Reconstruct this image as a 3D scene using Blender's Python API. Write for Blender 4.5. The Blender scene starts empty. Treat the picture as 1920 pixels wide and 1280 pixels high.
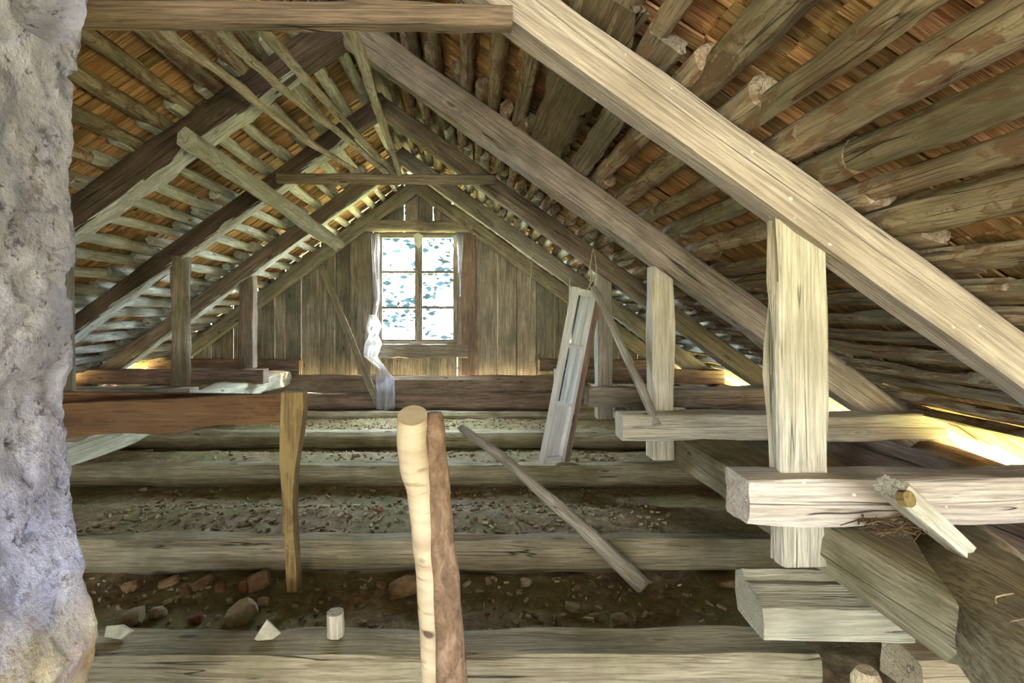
import bpy, math, random
from mathutils import Vector, Matrix, noise
random.seed(7)
C = bpy.context.scene.collection
CZ = 1.4            # eye height above the dirt; camera stands at x=0, y=0
F = 960.0; VX, VY = 888.0, 590.0

# ------------------------------------------------------------------ camera, light
cd = bpy.data.cameras.new('camera'); cam = bpy.data.objects.new('camera', cd); C.objects.link(cam)
cd.sensor_width = 36; cd.lens = 36 * F / 1920; cd.shift_x = (960 - VX) / 1920; cd.shift_y = (VY - 640) / 1920
cd.clip_start = .05
cam.location = (0, 0, CZ); cam.rotation_euler = (math.pi / 2, 0, 0)
S = bpy.context.scene; S.camera = cam
S.view_settings.view_transform = 'Standard'; S.view_settings.look = 'None'
S.view_settings.gamma = 1; S.view_settings.use_curve_mapping = False
S.view_settings.exposure = 0.75
w = bpy.data.worlds.new('sky'); S.world = w; w.use_nodes = True
bg = w.node_tree.nodes['Background']; bg.inputs[0].default_value = (.80, .91, 1.0, 1); bg.inputs[1].default_value = 55.0

def area(name, loc, rot, sx, sy, power, col, portal=False):
    l = bpy.data.lights.new(name, 'AREA'); l.shape = 'RECTANGLE'; l.size = sx; l.size_y = sy
    l.energy = power; l.color = col
    o = bpy.data.objects.new(name, l); C.objects.link(o); o.location = loc; o.rotation_euler = rot
    if portal: l.cycles.is_portal = True
    return o
# daylight of the opening at the attic's other end, behind the camera
area('rear_opening_light', (-.6, -5.5, CZ + .15), (math.radians(90), 0, 0), 2.4, 1.6, 195, (1.0, .97, .92))
area('chimney_fill_light', (1.1, -1.6, CZ + .1), (math.radians(88), 0, math.radians(34)), 1.0, .8, 14, (.78, .85, 1.0))  # added cool fill that brightens the chimney; no window stands here
# sky portals: window, both eaves
area('window_portal', (-.66, 6.9, CZ + .35), (math.radians(-90), 0, 0), 1.15, 1.6, 1, (1, 1, 1), True)
area('eave_portal_right', (3.05, 2.7, CZ - .75), (0, math.radians(90), 0), .7, 8.2, 1, (1, 1, 1), True)
area('eave_portal_left', (-4.6, 2.7, CZ - .75), (0, math.radians(-90), 0), .7, 8.2, 1, (1, 1, 1), True)
sd = bpy.data.lights.new('sun', 'SUN'); sd.energy = 8; sd.angle = .02; sd.color = (1, .62, .36)
so = bpy.data.objects.new('sun', sd); C.objects.link(so); so.rotation_euler = Vector((-.8, -.35, .62)).to_track_quat('Z', 'Y').to_euler()
so.rotation_euler = Vector((.86, .30, .30)).to_track_quat('Z', 'Y').to_euler()

# ------------------------------------------------------------------ helpers
def P(x, d, z): return Vector((x, d, z + CZ))
def px(u, v, d): return Vector(((u - VX) * d / F, d, (VY - v) * d / F + CZ))
def n3(x, y, z): return noise.noise(Vector((x, y, z)))

def tag(o, label=None, cat=None, group=None, kind=None):
    if label: o['label'] = label
    if cat: o['category'] = cat
    if group: o['group'] = group
    if kind: o['kind'] = kind
    return o
def empty(name, loc, label=None, cat=None, group=None, kind=None):
    o = bpy.data.objects.new(name, None); C.objects.link(o); o.location = loc; o.empty_display_size = .1
    return tag(o, label, cat, group, kind)
def mk(name, verts, faces, mat, parent=None, axis=(1, 0, 0), origin=None, sharp=35, up=(0, 0, 1)):
    """one mesh object; verts are world points, local x runs along axis (the grain)"""
    a = Vector(axis).normalized(); u = Vector(up)
    if abs(a.dot(u)) > .95: u = Vector((0, 1, 0))
    s = u.cross(a).normalized(); u = a.cross(s)
    M = Matrix((a, s, u)).transposed(); Mi = M.transposed()
    if origin is None: origin = verts[0]
    origin = Vector(origin)
    me = bpy.data.meshes.new(name); me.from_pydata([Mi @ (Vector(v) - origin) for v in verts], [], faces)
    me.materials.append(mat); me.shade_smooth()
    me.set_sharp_from_angle(angle=math.radians(sharp)); me.update()
    o = bpy.data.objects.new(name, me); C.objects.link(o)
    base = Vector((0, 0, 0))
    if parent:
        o.parent = parent; b = parent
        base = b.location.copy()
        if b.parent: base = base + b.parent.location
        if b.type != 'EMPTY':
            Mp = b.matrix_basis.to_3x3()
            o.location = Mp.transposed() @ (origin - base); o.rotation_euler = (Mp.transposed() @ M).to_euler(); return o
    o.location = origin - base; o.rotation_euler = M.to_euler()
    return o

def section(kind, n=12):
    if kind == 'round':
        return [(.5 * math.cos(2 * math.pi * i / n), .5 * math.sin(2 * math.pi * i / n)) for i in range(n)]
    c = {'hewn': .07, 'soft': .2, 'board': .04, 'slab': .25}[kind]
    a = .5
    pts = []
    cs = [(a, -a), (a, a), (-a, a), (-a, -a)]
    for i in range(4):
        p, q = cs[i], cs[(i + 1) % 4]
        for t in ((c, .36, .64, 1 - c) if kind != 'hewn' or i % 2 else (c, .25, .48, .5, .52, .75, 1 - c)):
            pts.append((p[0] + (q[0] - p[0]) * t, p[1] + (q[1] - p[1]) * t))
    if kind == 'slab':   # flat underside, rounded back (a split half log)
        pts = []
        for i in range(14):
            an = 2 * math.pi * i / 14; y = .5 * math.cos(an); z = .5 * math.sin(an)
            pts.append((y, max(z, -.22)))
    return pts
def path_smooth(pts, step=.1):
    if len(pts) == 2:
        L = (pts[1] - pts[0]).length; n = max(2, int(L / step))
        return [pts[0].lerp(pts[1], i / n) for i in range(n + 1)], [i / n for i in range(n + 1)]
    out = []; ts = []
    P_ = [pts[0] * 2 - pts[1]] + list(pts) + [pts[-1] * 2 - pts[-2]]
    m = len(pts) - 1
    for k in range(m):
        p0, p1, p2, p3 = P_[k:k + 4]; n = max(2, int((p2 - p1).length / step))
        for i in range(n):
            t = i / n
            out.append(.5 * (2 * p1 + (p2 - p0) * t + (2 * p0 - 5 * p1 + 4 * p2 - p3) * t * t + (3 * p1 - p0 - 3 * p2 + p3) * t ** 3)); ts.append((k + t) / m)
    out.append(pts[-1].copy()); ts.append(1)
    return out, ts
def sweep(name, pts, w, h, mat, parent=None, kind='hewn', up=(0, 0, 1), n=12, jit=.006, fr=3.0, step=.1, taper=1.0, seed=None, bulge=None, endcut=(0, 0), ragged=0, sharp=38, dome=0):
    """beam or pole along pts; w = size across (horizontal), h = size along up; w/h at start, times taper at end"""
    pts = [Vector(p) for p in pts]; seed = random.random() * 100 if seed is None else seed
    path, ts = path_smooth(pts, step); sec = section(kind, n); N = len(sec); up = Vector(up)
    V = []; Fc = []
    m = len(path)
    for i, c in enumerate(path):
        t = (path[min(i + 1, m - 1)] - path[max(i - 1, 0)]).normalized()
        side = t.cross(up).normalized(); u = side.cross(t)
        k = 1 + (taper - 1) * ts[i]
        if bulge: k *= bulge(ts[i])
        sx = n3(i * .1 * fr, seed, 1) * jit * 1.5; sz = n3(i * .1 * fr, seed, 9) * jit * 1.5
        gd = max(0, .5 + 1.6 * n3(i * step * 1.1, seed, 21)); gz = .22 * n3(i * step * .7 + seed, 5, seed) + .12 * math.sin(seed)
        for j, (a, b) in enumerate(sec):
            if kind == 'hewn' and abs(a) == .5 and abs(b) < .03:
                if abs(b) < .005: a *= 1 - min(.2, .022 / w) * min(1, gd)
                b = b * .6 * (.09 / h + .2) + gz
            r = 1 + (n3(i * step * fr * 2.2 + seed, a * 4, b * 4 + seed) * jit * 2) / max(.02, min(w, h) * .5)
            if j and kind == 'hewn' and n3(i * step * 5, seed + j * 3, 4) > .45: r *= .97
            off = 0
            if endcut[0] and i < 5: off = endcut[0] * a * w * k * (1 - i / 5)
            if i == m - 1: off = endcut[1] * a * w * k
            if ragged and i in (0, m - 1): off += ragged * n3(a * 8, b * 8, seed)
            V.append(c + side * (a * w * k * r + sx) + u * (b * h * k * r + sz) + t * off)
    for i in range(m - 1):
        for j in range(N):
            a = i * N + j; b = i * N + (j + 1) % N
            Fc.append((a, b, b + N, a + N))
    if dome:
        for end, ring, sg in ((0, 0, -1), (1, (m - 1) * N, 1)):
            t = (path[1] - path[0]).normalized() if end == 0 else (path[-1] - path[-2]).normalized()
            cen = path[0] if end == 0 else path[-1]
            b0 = len(V)
            for j in range(N): V.append(cen + (V[ring + j] - cen) * .72 + t * sg * dome)
            for j in range(N): Fc.append((ring + (j + 1) % N, ring + j, b0 + j, b0 + (j + 1) % N) if end == 0 else (ring + j, ring + (j + 1) % N, b0 + (j + 1) % N, b0 + j))
            f = tuple(range(b0, b0 + N)); Fc.append(tuple(reversed(f)) if end == 0 else f)
    else:
        Fc.append(tuple(reversed(range(N)))); Fc.append(tuple(range((m - 1) * N, m * N)))
    return mk(name, V, Fc, mat, parent, axis=(pts[-1] - pts[0]), origin=pts[0], sharp=sharp)

def prism(name, poly, thick, mat, parent=None, axis=(1, 0, 0), tdir=(0, 1, 0), bevel=0, sharp=30):
    """closed outline of world points, pushed back by thick along tdir"""
    poly = [Vector(p) for p in poly]; n = len(poly); td = Vector(tdir).normalized() * thick
    V = poly + [p + td for p in poly]
    if bevel:
        c = sum(poly, Vector()) / n
        V = [p + (c - p).normalized() * bevel for p in poly] + [p + td.normalized() * bevel for p in poly] + [p + td for p in poly]
        Fc = [tuple(range(n)), tuple(reversed(range(2 * n, 3 * n)))]
        for r in (0, n):
            for i in range(n): Fc.append((r + i, r + n + i, r + n + (i + 1) % n, r + (i + 1) % n))
    else:
        Fc = [tuple(range(n)), tuple(reversed(range(n, 2 * n)))]
        for i in range(n): Fc.append((i, n + i, n + (i + 1) % n, (i + 1) % n))
    o = mk(name, V, Fc, mat, parent, axis=axis, origin=poly[0], sharp=sharp)
    import bmesh
    bm = bmesh.new(); bm.from_mesh(o.data); bmesh.ops.recalc_face_normals(bm, faces=bm.faces); bm.to_mesh(o.data); bm.free()
    return o
def box(name, a, b, mat, parent=None, axis=(1, 0, 0), bevel=.003):
    x0, y0, z0 = a; x1, y1, z1 = b
    return prism(name, [(x0, y0, z0), (x1, y0, z0), (x1, y0, z1), (x0, y0, z1)], y1 - y0, mat, parent, axis, bevel=bevel)

# ------------------------------------------------------------------ materials
def srgb(h):
    h = h.lstrip('#'); c = [int(h[i:i + 2], 16) / 255 for i in (0, 2, 4)]
    return tuple((x / 12.92 if x <= .04045 else ((x + .055) / 1.055) ** 2.4) for x in c) + (1,)
class NT:
    def __init__(s, name):
        s.m = bpy.data.materials.new(name); s.m.use_nodes = True; s.t = s.m.node_tree; s.b = s.t.nodes['Principled BSDF']
        s.b.inputs['Roughness'].default_value = .85; s.b.inputs['Specular IOR Level'].default_value = .25
    def n(s, ty, **k):
        o = s.t.nodes.new(ty)
        for a, v in k.items(): setattr(o, a, v)
        return o
    def l(s, a, b): s.t.links.new(a, b)
    def math(s, op, a, b=None, clamp=False):
        o = s.n('ShaderNodeMath', operation=op); o.use_clamp = clamp
        for i, v in enumerate((a, b)):
            if v is None: continue
            if isinstance(v, (int, float)): o.inputs[i].default_value = v
            else: s.l(v, o.inputs[i])
        return o.outputs[0]
    def mix(s, f, a, b, mode='MIX'):
        o = s.n('ShaderNodeMix', data_type='RGBA', blend_type=mode)
        for i, v in ((0, f), (6, a), (7, b)):
            if isinstance(v, (int, float, tuple)): o.inputs[i].default_value = v
            else: s.l(v, o.inputs[i])
        return o.outputs[2]
    def noise(s, vec, scale, detail=4, rough=.6, dist=0):
        o = s.n('ShaderNodeTexNoise'); s.l(vec, o.inputs['Vector'])
        o.inputs['Scale'].default_value = scale; o.inputs['Detail'].default_value = detail
        o.inputs['Roughness'].default_value = rough; o.inputs['Distortion'].default_value = dist
        return o.outputs['Fac']
    def ramp(s, f, stops):
        o = s.n('ShaderNodeValToRGB'); s.l(f, o.inputs[0]); e = o.color_ramp.elements
        while len(e) < len(stops): e.new(.5)
        for i, (p, c) in enumerate(stops):
            e[i].position = p; e[i].color = c if isinstance(c, tuple) else (c, c, c, 1)
        return o.outputs[0]
    def coords(s, scale=(1, 1, 1)):
        tc = s.n('ShaderNodeTexCoord'); oi = s.n('ShaderNodeObjectInfo')
        ad = s.n('ShaderNodeVectorMath', operation='MULTIPLY_ADD')
        cb = s.n('ShaderNodeCombineXYZ')
        for i in range(3): s.l(oi.outputs['Random'], cb.inputs[i])
        s.l(cb.outputs[0], ad.inputs[0]); ad.inputs[1].default_value = (37, 71, 53); s.l(tc.outputs['Object'], ad.inputs[2])
        s.rand = oi.outputs['Random']
        return ad.outputs[0]
    def scale(s, vec, sc):
        o = s.n('ShaderNodeMapping'); s.l(vec, o.inputs[0]); o.inputs['Scale'].default_value = sc; return o.outputs[0]
    def bump(s, h, strength, dist=.01, prev=None):
        o = s.n('ShaderNodeBump'); s.l(h, o.inputs['Height']); o.inputs['Strength'].default_value = strength; o.inputs['Distance'].default_value = dist
        if prev: s.l(prev, o.inputs['Normal'])
        return o.outputs[0]

def wood(name, light, mid, dark, moss=None, crack=.75, knots=True, spots=None, vary=.25, bump=.9, grain=1.0, patch=None, sat=.82):
    m = NT(name); v = m.coords()
    # knots bend the grain
    kv = m.scale(v, (1.6, 4.5, 4.5)); vo = m.n('ShaderNodeTexVoronoi'); m.l(kv, vo.inputs['Vector']); vo.inputs['Scale'].default_value = 1.5
    kd = vo.outputs['Distance']
    knot = m.ramp(kd, [(.05, 1.0), (.11, 0.0)]) if knots else None
    g = m.scale(v, (.9, 13 * grain, 13 * grain))
    big = m.noise(g, 1.6, 4, .6, .6)
    fine = m.noise(m.scale(v, (2.5, 70 * grain, 70 * grain)), 1.5, 3, .65, .3)
    if knots:
        big = m.math('ADD', big, m.math('MULTIPLY', m.math('SINE', m.math('MULTIPLY', kd, 60)), m.math('MULTIPLY', m.ramp(kd, [(.05, 1.0), (.32, 0.0)]), .16)))
    base = m.ramp(big, [(.30, mid), (.62, light)])
    base = m.mix(m.ramp(fine, [(.36, .75), (.58, 0.0)]), base, dark)
    broad = m.noise(v, 2.3, 3, .6)
    base = m.mix(m.ramp(broad, [(.46, 0.0), (.72, .65)]), base, dark)
    if moss: base = m.mix(m.ramp(m.noise(v, 3.1, 5, .65), [(.48, 0.0), (.66, .6)]), base, moss)
    if patch: base = m.mix(m.ramp(m.noise(m.scale(v, (1, 2.2, 2.2)), 5.5, 5, .7, 1.0), [(.5, 0.0), (.57, .9)]), base, patch)
    if knots: base = m.mix(m.math('MULTIPLY', knot, .8), base, srgb('#4a3320'))
    if spots:
        sv = m.n('ShaderNodeTexVoronoi'); m.l(m.scale(v, (.7, 1, 1)), sv.inputs['Vector']); sv.inputs['Scale'].default_value = 26
        sp = m.math('MULTIPLY', m.ramp(m.math('ADD', sv.outputs['Distance'], m.math('MULTIPLY', m.math('SUBTRACT', m.noise(v, 17, 3), .45), .7)), [(.06, 1.0), (.12, 0.0)]), m.ramp(m.noise(v, 3, 2), [(.42, 0.0), (.5, 1.0)]))
        base = m.mix(sp, base, spots)
    cr = m.noise(m.scale(v, (.3, 12, 12)), 1.2, 2, .5, .1)
    crk = m.ramp(cr, [(.494, 0.0), (.5, 1.0), (.506, 0.0)])
    crk = m.math('MULTIPLY', crk, m.ramp(m.noise(v, 2.1, 2), [(.5, 0.0), (.55, crack)]))
    base = m.mix(crk, base, srgb('#1c140c'))
    hs = m.n('ShaderNodeHueSaturation'); m.l(base, hs.inputs['Color']); hs.inputs['Saturation'].default_value = sat
    mr = m.n('ShaderNodeMapRange'); m.l(m.rand, mr.inputs[0]); mr.inputs[3].default_value = 1 - vary; mr.inputs[4].default_value = 1 + vary * .6
    m.l(mr.outputs[0], hs.inputs['Value']); mh = m.n('ShaderNodeMapRange'); m.l(m.rand, mh.inputs[0]); mh.inputs[3].default_value = .512; mh.inputs[4].default_value = .488
    m.l(mh.outputs[0], hs.inputs['Hue'])
    m.l(hs.outputs[0], m.b.inputs['Base Color'])
    h = m.math('SUBTRACT', m.math('ADD', m.math('MULTIPLY', fine, .7), m.math('MULTIPLY', m.noise(m.scale(v, (.5, 1, 1)), 16, 4), .7)), m.math('MULTIPLY', crk, 1.2))
    m.l(m.bump(h, bump, .012), m.b.inputs['Normal'])
    return m.m

M = {}
M['pale'] = wood('pale_timber', srgb('#d8cdb0'), srgb('#b9a988'), srgb('#94836a'), None, .9, True, srgb('#efeada'), .06, sat=.68)
M['cream'] = wood('cream_post', srgb('#dcd6b4'), srgb('#bdb48c'), srgb('#98906c'), None, .6, True, None, .06, sat=.7)
M['greywood'] = wood('grey_timber', srgb('#b8aa8e'), srgb('#92846a'), srgb('#6b5d48'), srgb('#6f6c48'), .9, True, None, .12, sat=.7)
M['dark'] = wood('dark_timber', srgb('#a08e70'), srgb('#7d6c52'), srgb('#5a4934'), srgb('#66623c'), .8, True, None, .1)
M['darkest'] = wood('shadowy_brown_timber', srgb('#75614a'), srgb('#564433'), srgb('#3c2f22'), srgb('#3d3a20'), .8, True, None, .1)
M['joist'] = wood('joist_timber', srgb('#b3aa84'), srgb('#948a64'), srgb('#6b5f42'), srgb('#6c6a3a'), .85, True, None, .1, .8)
M['log'] = wood('red_log', srgb('#a58a70'), srgb('#836a54'), srgb('#5c4a3a'), None, .8, True, None, .08)
M['pole'] = wood('roof_pole', srgb('#cbbd9c'), srgb('#a89474'), srgb('#7a6446'), srgb('#6f7658'), .6, True, None, .3, .8, .8, srgb('#846442'))
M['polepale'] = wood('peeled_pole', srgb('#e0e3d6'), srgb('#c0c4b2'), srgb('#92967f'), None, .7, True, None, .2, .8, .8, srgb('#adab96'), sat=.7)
M['stick'] = wood('stick', srgb('#cfc3a2'), srgb('#aa9a76'), srgb('#7c6b4c'), None, .8, False, None, .2, sat=.6)
M['shake'] = wood('roof_shake', srgb('#e6bd8a'), srgb('#bd8c58'), srgb('#7d542c'), srgb('#8a8054'), .3, False, None, .42, .6, sat=1.0)
M['plank'] = wood('gable_plank', srgb('#b8ac92'), srgb('#8f836a'), srgb('#544d3d'), srgb('#6c7464'), .8, True, None, .36)
M['brownpaint'] = wood('worn_brown_paint', srgb('#7e5a30'), srgb('#61411f'), srgb('#442d15'), None, .3, False, None, .05, .2, 1, srgb('#6a4c2a'), sat=.92)
M['legpaint'] = wood('worn_leg_paint', srgb('#9a8450'), srgb('#7a6438'), srgb('#574322'), None, .5, False, None, .05, .3, 1, srgb('#8a7440'), sat=.95)
M['white'] = wood('white_painted_wood', srgb('#f0f3f0'), srgb('#dde2e0'), srgb('#c2c5be'), None, .3, False, None, .05, .15)
M['fresh'] = wood('fresh_split_wood', srgb('#e0d3ac'), srgb('#c8b685'), srgb('#a08c5e'), None, .6, True, None, .05)
M['bark'] = None

def birch():
    m = NT('birch_bark'); v = m.coords()
    c = m.ramp(m.noise(m.scale(v, (18, 3, 3)), 1.5, 4), [(.35, srgb('#a59478')), (.65, srgb('#c6b898'))])
    le = m.math('MULTIPLY', m.ramp(m.noise(m.scale(v, (40, 9, 9)), 1.2, 2), [(.6, 0.0), (.66, 1.0)]), .6)
    c = m.mix(le, c, srgb('#8a6a48'))
    vo = m.n('ShaderNodeTexVoronoi'); m.l(m.scale(v, (13, 7, 7)), vo.inputs['Vector']); vo.inputs['Scale'].default_value = 1.3
    c = m.mix(m.ramp(vo.outputs['Distance'], [(.10, .9), (.19, 0.0)]), c, srgb('#3a2c20'))
    m.l(c, m.b.inputs['Base Color']); m.l(m.bump(m.noise(v, 40, 4), .4, .004), m.b.inputs['Normal']); m.b.inputs['Roughness'].default_value = .6
    return m.m
M['birch'] = birch()
def bark():
    m = NT('brown_bark'); v = m.coords()
    n = m.noise(m.scale(v, (1, 1.6, 1.6)), 22, 6, .7, .5)
    m.l(m.ramp(n, [(.3, srgb('#4a3a2c')), (.5, srgb('#7a624c')), (.7, srgb('#9c866e'))]), m.b.inputs['Base Color'])
    m.l(m.bump(n, .9, .008), m.b.inputs['Normal']); return m.m
M['bark'] = bark()
def plaster():
    m = NT('old_lime_plaster'); v = m.coords()
    c = m.ramp(m.noise(v, 5, 6, .7), [(.32, srgb('#858598')), (.5, srgb('#aaacc0')), (.68, srgb('#cfd2e4'))])
    c = m.mix(m.ramp(m.noise(v, 9, 5, .7, .4), [(.55, 0.0), (.62, .6)]), c, srgb('#66636f'))
    c = m.mix(m.ramp(m.noise(v, 24, 5, .75), [(.58, 0.0), (.64, .8)]), c, srgb('#4c4a54'))
    # fallen plaster near the foot: ochre clay shows
    tc = m.n('ShaderNodeNewGeometry'); sx = m.n('ShaderNodeSeparateXYZ'); m.l(tc.outputs['Position'], sx.inputs[0])
    low = m.math('ADD', m.math('MULTIPLY', m.math('SUBTRACT', .84, sx.outputs[2]), 3.2), m.math('MULTIPLY', m.math('SUBTRACT', m.noise(v, 6, 4), .5), 1.6), True)
    c = m.mix(m.math('MULTIPLY', low, .8), c, m.ramp(m.noise(v, 7, 4), [(.35, srgb('#b08a48')), (.6, srgb('#e4d27c'))]))
    m.l(c, m.b.inputs['Base Color'])
    h = m.math('ADD', m.noise(v, 12, 6, .7), m.math('MULTIPLY', m.noise(v, 70, 3, .6), .3))
    m.l(m.bump(h, .7, .025), m.b.inputs['Normal']); return m.m
M['plaster'] = plaster()
def dirt():
    m = NT('dirt_fill'); v = m.coords()
    c = m.ramp(m.noise(v, 11, 8, .75), [(.3, srgb('#5a4731')), (.5, srgb('#8e7a5a')), (.72, srgb('#c4b694'))])
    c = m.mix(m.ramp(m.noise(v, 2.2, 3), [(.45, 0.0), (.57, .6)]), c, srgb('#7a7c48'))
    vo = m.n('ShaderNodeTexVoronoi'); m.l(v, vo.inputs['Vector']); vo.inputs['Scale'].default_value = 45
    c = m.mix(m.math('MULTIPLY', m.ramp(vo.outputs['Distance'], [(.2, 1.0), (.3, 0.0)]), m.ramp(m.noise(v, 15, 2), [(.5, 0.0), (.56, .8)])), c, srgb('#a8a084'))
    m.l(c, m.b.inputs['Base Color']); m.l(m.bump(m.noise(v, 40, 6, .75), .9, .02), m.b.inputs['Normal']); return m.m
M['dirt'] = dirt()
def flat(name, col, rough=.8, col2=None, sc=12, metal=0):
    m = NT(name); v = m.coords()
    c2 = col2 or tuple(x * .6 for x in srgb(col)[:3]) + (1,)
    if isinstance(c2, str): c2 = srgb(c2)
    n = m.noise(v, sc, 5, .65)
    m.l(m.ramp(n, [(.35, c2), (.65, srgb(col))]), m.b.inputs['Base Color']); m.b.inputs['Roughness'].default_value = rough; m.b.inputs['Metallic'].default_value = metal
    m.l(m.bump(n, .4, .01), m.b.inputs['Normal']); return m.m
M['stone'] = flat('pale_mortar', '#b6a98a', .9, '#7d7054'); M['stonedark'] = flat('brown_stone', '#a08462', .9, '#6e5638')
M['brick'] = flat('brick_shard', '#94684a', .9, '#6e4a32'); M['chip'] = flat('wood_chip', '#a89872', .9, '#5c4a30')
M['rope'] = flat('hemp_string', '#cdc3a0', .9, '#9c9070'); M['twig'] = flat('twig', '#7a6444', .9, '#4a3824')
M['porcelain'] = flat('glass_shard', '#c2bea4', .6, '#8f8a70'); M['ground'] = flat('dry_grass', '#c9b070', .9, '#9a9450', 1.5)
M['leaf'] = flat('tree_leaf', '#1c2626', 1, '#101c22', 3); M['leaf'].node_tree.nodes['Principled BSDF'].inputs['Specular IOR Level'].default_value = 0; M['paper'] = flat('paper', '#e4ead8', .8, '#c4ccb8')
def glass():
    m = NT('window_glass'); nt = m.t; nt.nodes.remove(m.b)
    out = [n for n in nt.nodes if n.type == 'OUTPUT_MATERIAL'][0]
    tr = m.n('ShaderNodeBsdfTransparent'); tr.inputs[0].default_value = (.93, .97, 1, 1); gl = m.n('ShaderNodeBsdfGlossy'); gl.inputs['Roughness'].default_value = .05
    fr = m.n('ShaderNodeFresnel'); mx = m.n('ShaderNodeMixShader'); mx.inputs[0].default_value = .05; m.l(tr.outputs[0], mx.inputs[1]); m.l(gl.outputs[0], mx.inputs[2]); m.l(mx.outputs[0], out.inputs[0]); return m.m
M['glass'] = glass()
def film():
    m = NT('plastic_film'); nt = m.t
    out = [n for n in nt.nodes if n.type == 'OUTPUT_MATERIAL'][0]
    m.b.inputs['Base Color'].default_value = (.75, .75, .82, 1); m.b.inputs['Roughness'].default_value = .25; m.b.inputs['Specular IOR Level'].default_value = .6
    tr = m.n('ShaderNodeBsdfTransparent'); tl = m.n('ShaderNodeBsdfTranslucent'); tl.inputs[0].default_value = (.8, .8, .86, 1)
    a = m.n('ShaderNodeMixShader'); a.inputs[0].default_value = .5; m.l(m.b.outputs[0], a.inputs[1]); m.l(tl.outputs[0], a.inputs[2])
    b = m.n('ShaderNodeMixShader'); b.inputs[0].default_value = .5; m.l(tr.outputs[0], b.inputs[1]); m.l(a.outputs[0], b.inputs[2]); m.l(b.outputs[0], out.inputs[0]); return m.m
M['film'] = film()

# ------------------------------------------------------------------ roof geometry constants (relative to the eye)
RX, RZ, SL = -.752, 1.69, .72
D = [1.669, 2.929, 4.096, 5.44, 6.687]
CA = math.cos(math.atan(SL)); SA = math.sin(math.atan(SL))
def roof_z(x, off=0): return RZ + off / CA - SL * abs(x - RX)      # off = distance out from the rafters' centre plane

# roof: poles and shakes
roof = empty('ceiling', (RX, 2.5, CZ + 1.9), kind='structure')
NR = {}
def pole(x, y0, y1, r, kind='round', mat=None, wide=None, off=None, side=1, tilt=0):
    o_ = (.085 + r) if off is None else off
    dx = random.uniform(-.012, .012)
    sx = 1 if x > RX else -1
    if wide is None: wide = 2 * r
    al = math.atan(SL) + tilt; nrm = (sx * math.sin(al), 0, math.cos(al))
    tp = random.uniform(.82, 1.12)
    # the pole's centre sits o_ outside the plane; roof_z already measures vertically
    z0 = roof_z(x, o_); z1 = roof_z(x + dx, o_)
    return sweep('roof_pole', [P(x, y0, z0), P(x + dx, y1, z1)], wide, 2 * r, mat or M['pole'], roof, kind, up=nrm, n=11, jit=.006, fr=2.2, step=.13, taper=tp, dome=r * .25 if kind == 'round' else 0)
bays = [(-1.2, D[0] + .16), (D[0] - .08, D[1] + .19), (D[1] - .08, D[2] + .19), (D[2] - .08, D[3] + .19), (D[3] - .08, 6.86)]
near = [(-.62, .05), (-.46, .05), (-.3, .05), (-.17, .045), (-.02, .05), (.12, .05), (.26, .045), (.37, .045), (.483, .046), (.59, .035), (.765, .056), (.90, .036), (1.045, .058), (1.165, .05), (1.275, .042), (1.40, .058)]
b12 = [(-.64, .04), (-.5, .045), (-.35, .04), (-.204, .034), (-.03, .042), (.1246, .048), (.2545, .043), (.435, 'B.20'), (.60, 'B.11'), (.735, .055), (.885, .052), (1.03, .045), (1.16, .055)]
for k, (y0, y1) in enumerate(bays):
    # right slope
    xs = list(near) if k == 0 else list(b12) if k == 1 else []
    x = (xs[-1][0] if xs else RX) + .13
    while x < 1.5: xs.append((x, random.uniform(.036, .052))); x += random.uniform(.115, .16)
    for q in range(9): xs.append((1.56 + q * .125 + random.uniform(-.008, .008), .04))
    for x, r in xs:
        a, b = y0 + random.uniform(-.05, .03), y1 + random.uniform(-.06, .06)
        if isinstance(r, str): pole(x, a, b, .02, 'board', M['dark'] if r == 'B.20' else M['greywood'], float(r[1:]), .105)
        elif x > 1.42: pole(x, a, b, .022, 'board', random.choice([M['pole'], M['dark'], M['pole']]) if k < 3 else M['polepale'], random.uniform(.095, .112), .118, tilt=-.32 + random.uniform(-.05, .05))
        else: pole(x, a, b, r, mat=M['pole'] if k < 3 else random.choice([M['pole'], M['polepale']]))
    # left slope
    x = RX - .13
    while x > -4.1:
        a, b = y0 + random.uniform(-.05, .03), y1 + random.uniform(-.06, .06)
        pole(x, a, b, random.uniform(.036, .05), mat=M['polepale'] if k >= 2 else M['pole']); x -= random.uniform(.14, .175)
sweep('ridge_pole', [P(RX, -1.2, roof_z(RX, .16)), P(RX, 6.86, roof_z(RX, .16))], .1, .09, M['greywood'], roof, 'soft', step=.2)

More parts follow.
